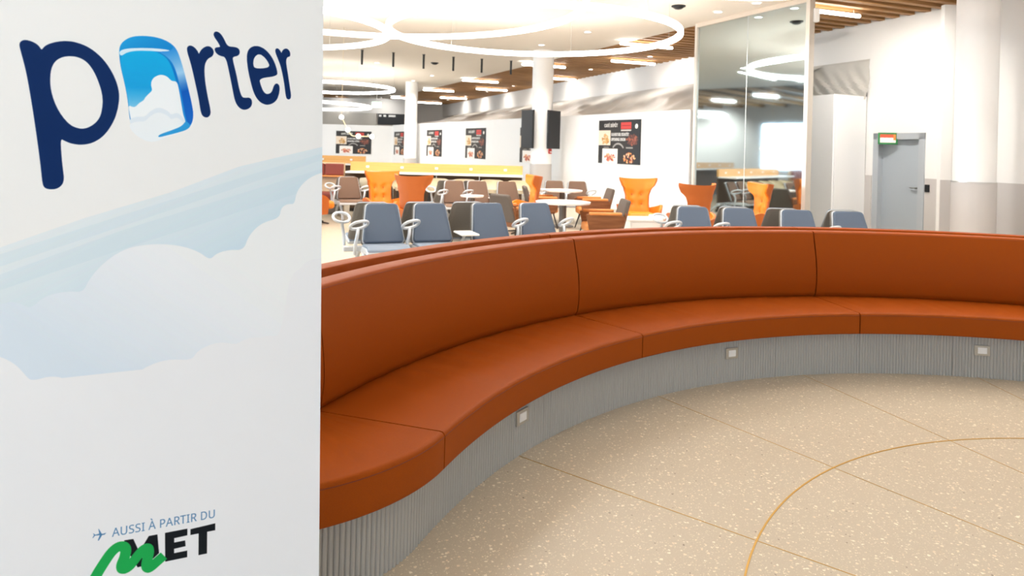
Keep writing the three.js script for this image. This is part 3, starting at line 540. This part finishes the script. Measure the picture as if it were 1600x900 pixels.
copyOf(t0, 'grey-backed tub chair left of the near round table', [.1, 0, -11.15], R(132));
copyOf(t0, 'tan tub chair left of the far round table', [.64, 0, -13.5], R(95));

// ---------------------------------------------------------------- tables and bar
function pedestalTable(label, x, z, r, h, group) {
  const t = thing('round_table', label, 'table', [x, 0, z], 0, group);
  part('table_top', cyl(r, r - .008, .028, 0, h - .014, 0, 48), whiteGloss, t);
  part('post', cyl(.055, .055, h - .04, 0, (h - .03) / 2, 0, 20), postGrey, t);
  part('base', cyl(.24, .25, .018, 0, .009, 0, 32), postGrey, t);
}
pedestalTable('nearer large round white table on a thick grey post', .83, -10.68, .435, .74, 'round white tables');
pedestalTable('farther large round white table on a grey post', 1.04, -13.68, .41, .74, 'round white tables');
pedestalTable('small round white table between the brown beam seats', -.72, -12.6, .22, .66);
for (const [x, z, l] of [[2.2, -11.35, 'white cube table in front of the tufted wing chair'], [2.78, -11.75, 'white cube table partly behind the first cube table']]) {
  const c = thing('cube_table', l, 'table', [x, 0, z], R(8), 'white cube tables');
  part('table_block', box(.56, .40, .56, 0, .22, 0, .03), white, c); part('table_top', box(.58, .04, .58, 0, .43, 0, .012), whiteGloss, c);
}
function bar(name, label, x0, x1, z, h) {
  const b = thing(name, label, 'bar counter', [0, 0, 0], 0, 'bar counters'), cx = (x0 + x1) / 2, w = x1 - x0;
  part('upstand', box(w, .21, .05, cx, h + .1, z, .006), barWood, b);
  part('counter_top', box(w, .04, .5, cx, h - .02, z + .26, .01), whiteGloss, b);
  const n = Math.round(w / 1.0); for (let i = 0; i < n; i++) part('front_panel', box(w / n - .012, h - .14, .04, x0 + (i + .5) * w / n, (h - .14) / 2 + .08, z), std('#5d4938', .7), b);
  part('plinth', box(w, .08, .06, cx, .04, z - .02), darkMetal, b);
  const m = Math.round(w / .8); for (let i = 0; i < m; i++) part('outlet', box(.07, .05, .02, x0 + (i + .5) * w / m, h + .1, z + .03, .006), whiteGloss, b);
}
bar('bar_counter', 'long wooden bar with white top behind the cream stools', -3.72, .26, -15.65, .94);
bar('bar_counter', 'second wooden bar farther back at the left', -8.2, -4.14, -19.2, 1.0);
function stool(label, x, z) {
  const s = thing('bar_stool', label, 'stool', [x, 0, z], R(180), 'cream bar stools');
  const sh = (o) => (u, v) => { const a = (u * 2 - 1) * 1.75, r = .19 + .05 * Math.sin(v * 2.2) + o; return [r * Math.sin(a),   .6 + v * (.24 - .08 * Math.pow(Math.abs(u * 2 - 1), 3)), -r * Math.cos(a)]; };
  part('back_shell', shell((u, v) => sh(0)(1 - u, v), (u, v) => sh(.05)(1 - u, v), 22, 8), cream, s);
  part('seat', cyl(.21, .2, .08, 0, .61, 0, 28), cream, s);
  for (const [a, b] of [[-1, -1], [1, -1], [-1, 1], [1, 1]]) part('leg', rod([a * .12, .58, b * .12], [a * .2, 0, b * .2], .011), black, s);
  part('foot_ring', [rod([-.17, .25, -.17], [.17, .25, -.17], .008), rod([-.17, .25, .17], [.17, .25, .17], .008), rod([-.17, .25, -.17], [-.17, .25, .17], .008), rod([.17, .25, -.17], [.17, .25, .17], .008)], black, s);
  return s;
}
const stools = [[-3.02, 'cream bar stool at the left end of the long bar'], [-2.32, 'cream bar stool hidden behind the tufted wing chair'], [-1.64, 'cream bar stool right of the wing chair seen from behind'], [-1.03, 'cream bar stool behind the first brown beam seat'], [-.42, 'cream bar stool behind the small round table'], [.18, 'cream bar stool at the right end of the long bar']];
const s0 = stool(stools[0][1], stools[0][0], -14.78);
for (const [x, l] of stools.slice(1)) copyOf(s0, l, [x, 0, -14.78], R(180));
{
  const b = thing('banquette', 'dark red high-backed banquette at the left end of the bar', 'bench', [-4.42, 0, -15.2]);
  part('frame', box(1.3, 1.12, .08, 0, .56, -.12, .01), std('#cdb493', .6), b);
  for (const x of [-.43, 0, .43]) part('back_panel', box(.42, .26, .07, x, .97, -.05, .025), burgundy, b);
  part('shelf', box(1.3, .03, .16, 0, .82, -.02, .008), tan, b);
  for (const x of [-.33, .33]) part('seat_cushion', box(.64, .14, .5, x, .4, .16, .04), burgundy, b);
  part('seat_base', box(1.3, .32, .46, 0, .17, .15, .01), std('#6d665f', .7), b);
  const t = thing('low_table', 'low white table with grey base left of the brown beam seats', 'table', [-4.55, 0, -14.1]);
  part('table_top', box(1.1, .03, .5, 0, .56, 0, .01), whiteGloss, t);
  part('table_base', box(.9, .53, .34, 0, .275, 0, .01), std('#7b746d', .7), t);
}

// ---------------------------------------------------------------- posters on the hoarding
{
  const cv = document.createElement('canvas'); cv.width = 620; cv.height = 410; const g = cv.getContext('2d');
  g.fillStyle = '#241e1a'; g.fillRect(0, 0, 620, 410);
  g.fillStyle = '#15161a'; g.fillRect(430, 0, 190, 410);
  g.fillStyle = '#f2efe9'; g.font = 'bold 44px sans-serif'; g.save(); g.translate(86, 66); g.scale(.8, 1); g.fillText('CAFÉ DÉPÔT', 0, 0); g.restore();
  g.fillStyle = '#cc3b34'; g.fillRect(340, 24, 148, 62); g.fillStyle = '#8c1f1e'; g.fillRect(352, 50, 124, 9); g.fillStyle = '#cfc9c2'; g.fillRect(340, 92, 148, 12);
  g.fillStyle = '#e9e6e2'; g.beginPath(); g.ellipse(562, 62, 20, 22, .3, 0, 7); g.fill();
  g.fillStyle = '#e9d8c3'; g.fillRect(0, 96, 186, 142); g.fillStyle = '#f1ece6'; g.fillRect(66, 270, 232, 140);
  g.fillStyle = '#f4f2ef'; g.font = 'bold 38px sans-serif';
  for (const [s, y, w] of [['OUVERTURE BIENTÔT', 150, 260], ['OPENING SOON', 196, 214]]) { const m = g.measureText(s).width; g.save(); g.translate(196, y); g.scale(w / m, 1.05); g.fillText(s, 0, 0); g.restore(); }
  g.strokeStyle = '#9b9894'; g.lineWidth = 17; g.beginPath(); g.arc(304, 318, 96, Math.PI * 1.2, Math.PI * 1.8); g.stroke();
  const blob = (x, y, rx, ry, n, cols) => { for (let i = 0; i < n; i++) { const a = rnd() * 6.28, r = Math.sqrt(rnd()); g.fillStyle = cols[(rnd() * cols.length) | 0]; g.beginPath(); g.ellipse(x + Math.cos(a) * r * rx, y + Math.sin(a) * r * ry, 6 + rnd() * 12, 4 + rnd() * 9, a, 0, 7); g.fill(); } };
  blob(110, 184, 52, 44, 46, ['#b98445', '#d8a866', '#8f6234', '#caa06a']);
  blob(180, 352, 84, 34, 60, ['#c0594a', '#d98c62', '#9b4238', '#e0a880']);
  blob(510, 185, 84, 46, 70, ['#4a2a22', '#7a3c2c', '#5d3026', '#93503a']);
  blob(470, 350, 80, 44, 70, ['#d4713a', '#f0a860', '#7a2a22', '#3a2019', '#e8b890']);
  g.fillStyle = '#8f8a84'; g.fillRect(420, 252, 96, 14); g.fillRect(84, 254, 80, 8);
  const tex = new THREE.CanvasTexture(cv); tex.colorSpace = THREE.SRGBColorSpace; tex.anisotropy = 8;
  const pm = std('#ffffff', .5, { map: tex }), w = 1.72, h = 1.1;
  const mk = (label, x, y, z, turn) => {
    const p = thing('wall_poster', label, 'poster', [x, y, z], turn, 'food posters on the white hoarding');
    part('board', box(w, h, .012, 0, 0, 0), std('#1c1815', .6), p);
    const f = new THREE.PlaneGeometry(w, h); f.translate(0, 0, .0075); part('print', f, pm, p);
  };
  const tn = Math.PI / 2 - Math.atan2(0.53, 1) - Math.PI / 2 + R(90) ;
  const ang = Math.atan2(1, 0.53);                       // the hoarding runs along (0.53, 1) in plan
  const off = z => [nx(z) - .04 * Math.sin(ang), z + .04 * Math.cos(ang)];
  const rows = [[-16.95, 1.78, 'largest dark food poster, left of the glass screen'], [-24.5, 1.68, 'dark food poster between the two white columns, right one'], [-28.1, 1.66, 'dark food poster between the two white columns, left one'], [-32.0, 1.62, 'dark food poster half hidden by the thin white column'], [-20.75, 1.66, 'dark food poster mostly hidden by the column with two screens']];
  for (const [z, y, l] of rows) { const [x, zz] = off(z); mk(l, x, y, zz, -ang); }
  mk('dark food poster on the far wall behind the globe lamp', -7.72, 1.6, -32.95, 0);
}
// screens on the column
for (const [x, z, a, l] of [[.42, -18.75, -58, 'black screen on the left side of the column'], [1.14, -18.72, 52, 'black screen on the right side of the column']]) {
  const s = thing('display_screen', l, 'screen', [x, 2.09, z], R(a), 'black screens on the column');
  part('housing', box(.58, 1.06, .06, 0, 0, 0, .012), black, s);
  part('panel', box(.54, 1.0, .006, 0, 0, .031), screenBlack, s);
  part('bracket', box(.12, .2, .1, 0, 0, -.07, .01), darkMetal, s);
}
{ const f = thing('fire_alarm', 'small red fire alarm box on the column', 'alarm', [1.06, 1.49, -18.78], R(40)); part('housing', box(.1, .14, .05, 0, 0, 0, .012), std('#c6302b', .5), f); part('pull_bar', box(.07, .03, .02, 0, -.02, .03, .006), white, f); }
{ const c = thing('card_reader', 'black card reader on the grey panel right of the door', 'card reader', [mx(-12.5) - .03, 1.02, -12.5], Math.atan2(-0.937, 0.349)); part('housing', box(.09, .14, .03, 0, 0, 0, .01), black, c); part('face', box(.06, .1, .006, 0, 0, .016), screenBlack, c); }
{ // sign over the door
  const cv = document.createElement('canvas'); cv.width = 256; cv.height = 160; const g = cv.getContext('2d');
  g.fillStyle = '#1d7a3c'; g.fillRect(0, 0, 256, 160); g.fillStyle = '#f4efe9'; g.fillRect(24, 22, 208, 116); g.fillStyle = '#e5532f'; g.fillRect(24, 22, 208, 46); g.fillStyle = '#f08a3a'; g.fillRect(200, 22, 32, 80);
  const tex = new THREE.CanvasTexture(cv); tex.colorSpace = THREE.SRGBColorSpace;
  const s = thing('exit_sign', 'green-framed red and white sign above the grey door', 'sign', [mx(-13.25) - .1, 1.94, -13.22], R(-25));
  part('housing', box(.34, .23, .05, 0, 0, 0, .01), std('#1d7a3c', .5), s); const f = new THREE.PlaneGeometry(.33, .22); f.translate(0, 0, .0265); part('face', f, std('#ffffff', .5, { map: tex }), s);
}
{ const s = thing('exit_sign', 'small green running-man sign hanging under the far ceiling', 'sign', [-6.05, 3.3, -30]); part('housing', box(.42, .26, .05, 0, 0, 0, .01), glow([.25, .85, .55], .9), s);
  part('pictogram', [box(.1, .14, .006, .05, 0, .028), box(.06, .06, .006, -.08, .04, .028)], white, s); part('hanger', rod([0, .12, 0], [0, CEIL - 3.3, 0], .01), white, s); }
{ const m = thing('menu_board', 'long dark menu board over the far shopfront', 'menu board', [-7.3, 3.07, -41.04]); part('housing', box(1.75, .66, .08, 0, 0, 0, .01), std('#2a2b2e', .5), m); for (const [x, w] of [[-.74, .16], [-.46, .16], [-.02, .42]]) part('card', box(w, .12, .01, x, .2, .045), white, m); }

// ---------------------------------------------------------------- lamps
function ring(label, x, y, z, r, power = RING_DOWN, lights = 6) {
  const l = thing('ring_light', label, 'ceiling light', [x, y, z], 0, 'suspended ring lights');
  part('diffuser', sweep(roundPoly([[r - .04, -.05], [r + .04, -.05], [r + .04, .05], [r - .04, .05]], .018), -180, 180, 120), ringGlow, l);
  for (let k = 0; k < 6; k++) { const a = R(k * 60 + 20); part('suspension_wire', rod([r * Math.sin(a), .05, -r * Math.cos(a)], [r * Math.sin(a), CEIL - y, -r * Math.cos(a)], .003, .003, 5), steel, l); }
  for (let k = 0; k < lights; k++) {
    const a = k / lights * Math.PI * 2, L = 2 * Math.PI * r / lights * .8, lx0 = x + r * Math.sin(a), lz0 = z - r * Math.cos(a);
    const q = areaLight('ring_lamp', WARM, power, L, .1, [lx0, y - .062, lz0], [lx0, 0, lz0]);
    q.rotation.set(-Math.PI / 2, 0, 0); q.rotateZ(-a);
  }
}
ring('large bright ring light in the upper middle', .33, 3.6, -12.05, 2.55);
ring('bright ring light touching the large ring at the upper left', -4.8, 3.6, -12.05, 2.5);
ring('wider ring light overlapping behind the large ring', -2.4, 3.78, -10.38, 3.46);
ring('farther ring light above the far poster at the left', -6.95, 3.6, -25, 2.5);
ring('lowest small-looking ring light near the far wall', -9.0, 3.05, -27.2, 3.2);
ring('added ring light out of view, lighting the round bench from behind', 2.9, 3.6, -7.2, 1.5, 22);  // added fill, out of view: lights bench and floor from behind
ring('added ring light out of view, left of the bench behind the banner', -3.9, 3.6, -4.5, 1.9, 18);  // added out of frame so the bench is lit from the left rear
ring('added ring light out of view near the camera, brightening the banner', -1.8, 3.6, 1.4, 1.6, 17);  // invented frontal light for the banner, not in view
ring('added ring light brightening the far long side for the glass reflection', -15.5, 3.6, -26, 2.5, 40);  // added to brighten what the glass screen reflects
ring('added ring light out of view, brightening the right wall', 6.6, 3.6, -5.2, 2.4, 20);  // unseen extra ring, put in to lift the right wall and door

const tubeG = new THREE.CapsuleGeometry(.034, 1.45, 4, 10); tubeG.rotateZ(Math.PI / 2);
[[-1.34, -27.3, 'upper of the two linear lamps between column and poster'], [-1.0, -31.2, 'lower of the two linear lamps between column and poster'], [-3.6, -32.5, 'upper linear lamp right of the thin column'], [-3.3, -37.4, 'lower linear lamp right of the thin column'], [-6.2, -38.5, 'linear lamp crossing behind the thin column'], [-5.2, -42.2, 'lowest linear lamp beside the thin column'], [-8.6, -43.4, 'far linear lamp beside the green sign'], [-11.4, -43.8, 'farthest linear lamp at the left'], [.95, -21.6, 'upper linear lamp behind the thick column'], [1.65, -25.5, 'lower linear lamp behind the thick column'], [3.3, -16.9, 'linear lamp crossed by the large ring light'], [3.56, -20.2, 'linear lamp below the large ring light'], [5.74, -12.4, 'linear lamp right of the glass screen'], [-13, -20, 'linear lamp on the far long side, right one'], [-15, -23, 'linear lamp on the far long side, middle one'], [-17, -19, 'linear lamp on the far long side, left one']].forEach(([x, z, l]) => {
  const t = thing('linear_lamp', l, 'ceiling light', [x, 4.2, z], R(20.5), 'linear lamps under the timber slats');
  part('diffuser', tubeG, tubeGlow, t);
  for (const s of [-.6, .6]) part('hanger', rod([s, .03, 0], [s, x < -8 ? .258 : .1, 0], .008), steel, t);
  const q = areaLight('linear_lamp_light', WARM, 22, 1.45, .08, [x, 4.148, z], [x, 0, z]); q.rotation.set(-Math.PI / 2, 0, 0); q.rotateZ(R(20.5));
});
[[1.68, -15.68, 'recessed spotlight inside the large ring, right one'], [.71, -17.86, 'recessed spotlight inside the large ring, left one'], [3.91, -13.06, 'recessed spotlight left above the glass screen'], [4.34, -12.19, 'recessed spotlight right above the glass screen'], [-4.62, -22.79, 'recessed spotlight beside the first black pendant'], [-4.28, -28.83, 'recessed spotlight near the thin column, left one'], [-3.21, -26.5, 'recessed spotlight near the thin column, right one'], [-.07, -13.39, 'recessed spotlight near the middle of the large ring']].forEach(([x, z, l]) => {
  const t = thing('recessed_spotlight', l, 'ceiling light', [x, CEIL, z], 0, 'recessed spotlights');
  part('trim_ring', sweep([[.07, -.012], [.1, -.012], [.1, .0], [.07, .0]], -180, 180, 28), white, t);
  part('lens', cyl(.07, .07, .008, 0, -.005, 0, 24), spotGlow, t);
  const s = new THREE.SpotLight(new THREE.Color().setRGB(...WARM), 26, 0, R(42), .6, 2); s.position.set(x, CEIL - .03, z); s.target.position.set(x, 0, z); s.castShadow = true; s.shadow.radius = 3; s.name = 'spot_lamp'; scene.add(s, s.target);
});
{
  const rows = [[5.7, -10.6, 7.3, 1.7, -13.6, 60, 'added wall washer out of view, brightening the door wall'], [8.4, -5.6, 9.4, 1.8, -8.4, 12, 'added wall washer out of view, brightening the right wall near the camera']];  // both added out of view to brighten the right wall
  ['first', 'second', 'third', 'fourth', 'fifth', 'sixth', 'seventh', 'eighth'].forEach((n, k) => { const z = -16.4 - 3.5 * k; rows.push([mx(z) - 1.05, z + .39, mx(z), 3.3, z, 9, `${n} small wall washer above the dust sheet, counted from the glass screen`]); });
  [-13, -10.4, -7.8].forEach((x, k) => rows.push([x, -39.9, x, 3.0, -41.1, 8, `${['left', 'middle', 'right'][k]} added wall washer brightening the far shopfront`]));  // three extra lamps added to lift the dim far shopfront
  [-26.5, -29.5, -32.5, -35.5].forEach((z, k) => rows.push([-19.8, z, -22, 2.0, z, 90, `${['first', 'second', 'third', 'fourth'][k]} added wall washer brightening the far long side`]));  // added lamps that lighten the left wall mirrored in the glass
  for (const [x, z, tx, ty, tz, power, l] of rows) {
    const t = thing('wall_washer', l, 'ceiling light', [x, CEIL, z], 0, 'wall washers');
    part('trim_ring', sweep([[.06, -.012], [.085, -.012], [.085, .0], [.06, .0]], -180, 180, 24), white, t);
    part('lens', cyl(.06, .06, .008, 0, -.005, 0, 20), spotGlow, t);
    const s = new THREE.SpotLight(new THREE.Color().setRGB(...WARM), power, 0, R(power > 30 ? 50 : 62), 1, 2); s.position.set(x, CEIL - .03, z); s.target.position.set(tx, ty, tz); s.castShadow = true; s.shadow.radius = 4; s.name = 'wall_washer_lamp'; scene.add(s, s.target);
  }
}
[[-4.45, -19.76], [-3.6, -20.13], [-2.73, -20.38], [-1.87, -20.78], [-1.01, -21.06], [-.1, -21.34]].forEach(([x, z], i) => {
  const t = thing('pendant_cylinder', `${['first', 'second', 'third', 'fourth', 'fifth', 'sixth'][i]} from the left of six thin black ceiling pendants`, 'pendant', [x, CEIL, z], 0, 'black ceiling pendants');
  part('tube', cyl(.032, .032, .43, 0, -.215, 0, 16), black, t); part('canopy', cyl(.045, .045, .015, 0, -.008, 0, 16), black, t);
});
[[-2.63, -22.36, 'dark dome detector between the third and fourth black pendants'], [3.04, -12.64, 'dark dome detector left of the glass screen'], [-6.4, -30.6, 'dark dome detector near the far ring light']].forEach(([x, z, l]) => {
  const t = thing('ceiling_detector', l, 'detector', [x, CEIL, z], 0, 'ceiling detectors');
  part('rim', cyl(.13, .13, .02, 0, -.01, 0, 28), black, t); const d = new THREE.SphereGeometry(.1, 20, 8, 0, 7, Math.PI / 2, Math.PI / 2); d.scale(1, .5, 1); d.translate(0, -.02, 0); part('dome', d, screenBlack, t);
});
{ // bent brass pendant with four globes
  const t = thing('globe_pendant', 'angled pendant with four white globe bulbs in front of the far poster', 'pendant', [0, 0, 0]);
  const P = [[-4.05, 2.18, -16], [-3.89, 1.88, -16], [-3.64, 1.74, -16], [-3.32, 1.74, -16]];
  part('arm', tube([P[0], P[1], [-3.79, 1.75, -16], P[2], P[3], [-3.25, 1.74, -16]], .012, 40), std('#e6d3ae', .4), t);
  part('hanger', rod([-4.05, 2.18, -16], [-4.05, CEIL, -16], .004), std('#e6d3ae', .4), t);
  for (const p of P) { const s = new THREE.SphereGeometry(.055, 20, 14); s.translate(...p); part('globe', s, glow([1, .96, .9], 5), t); const l = new THREE.PointLight(new THREE.Color().setRGB(...WARM), .6, 0, 2); l.position.set(...p); l.castShadow = true; l.name = 'globe_lamp'; scene.add(l); }
}
renderer.render(scene, camera);
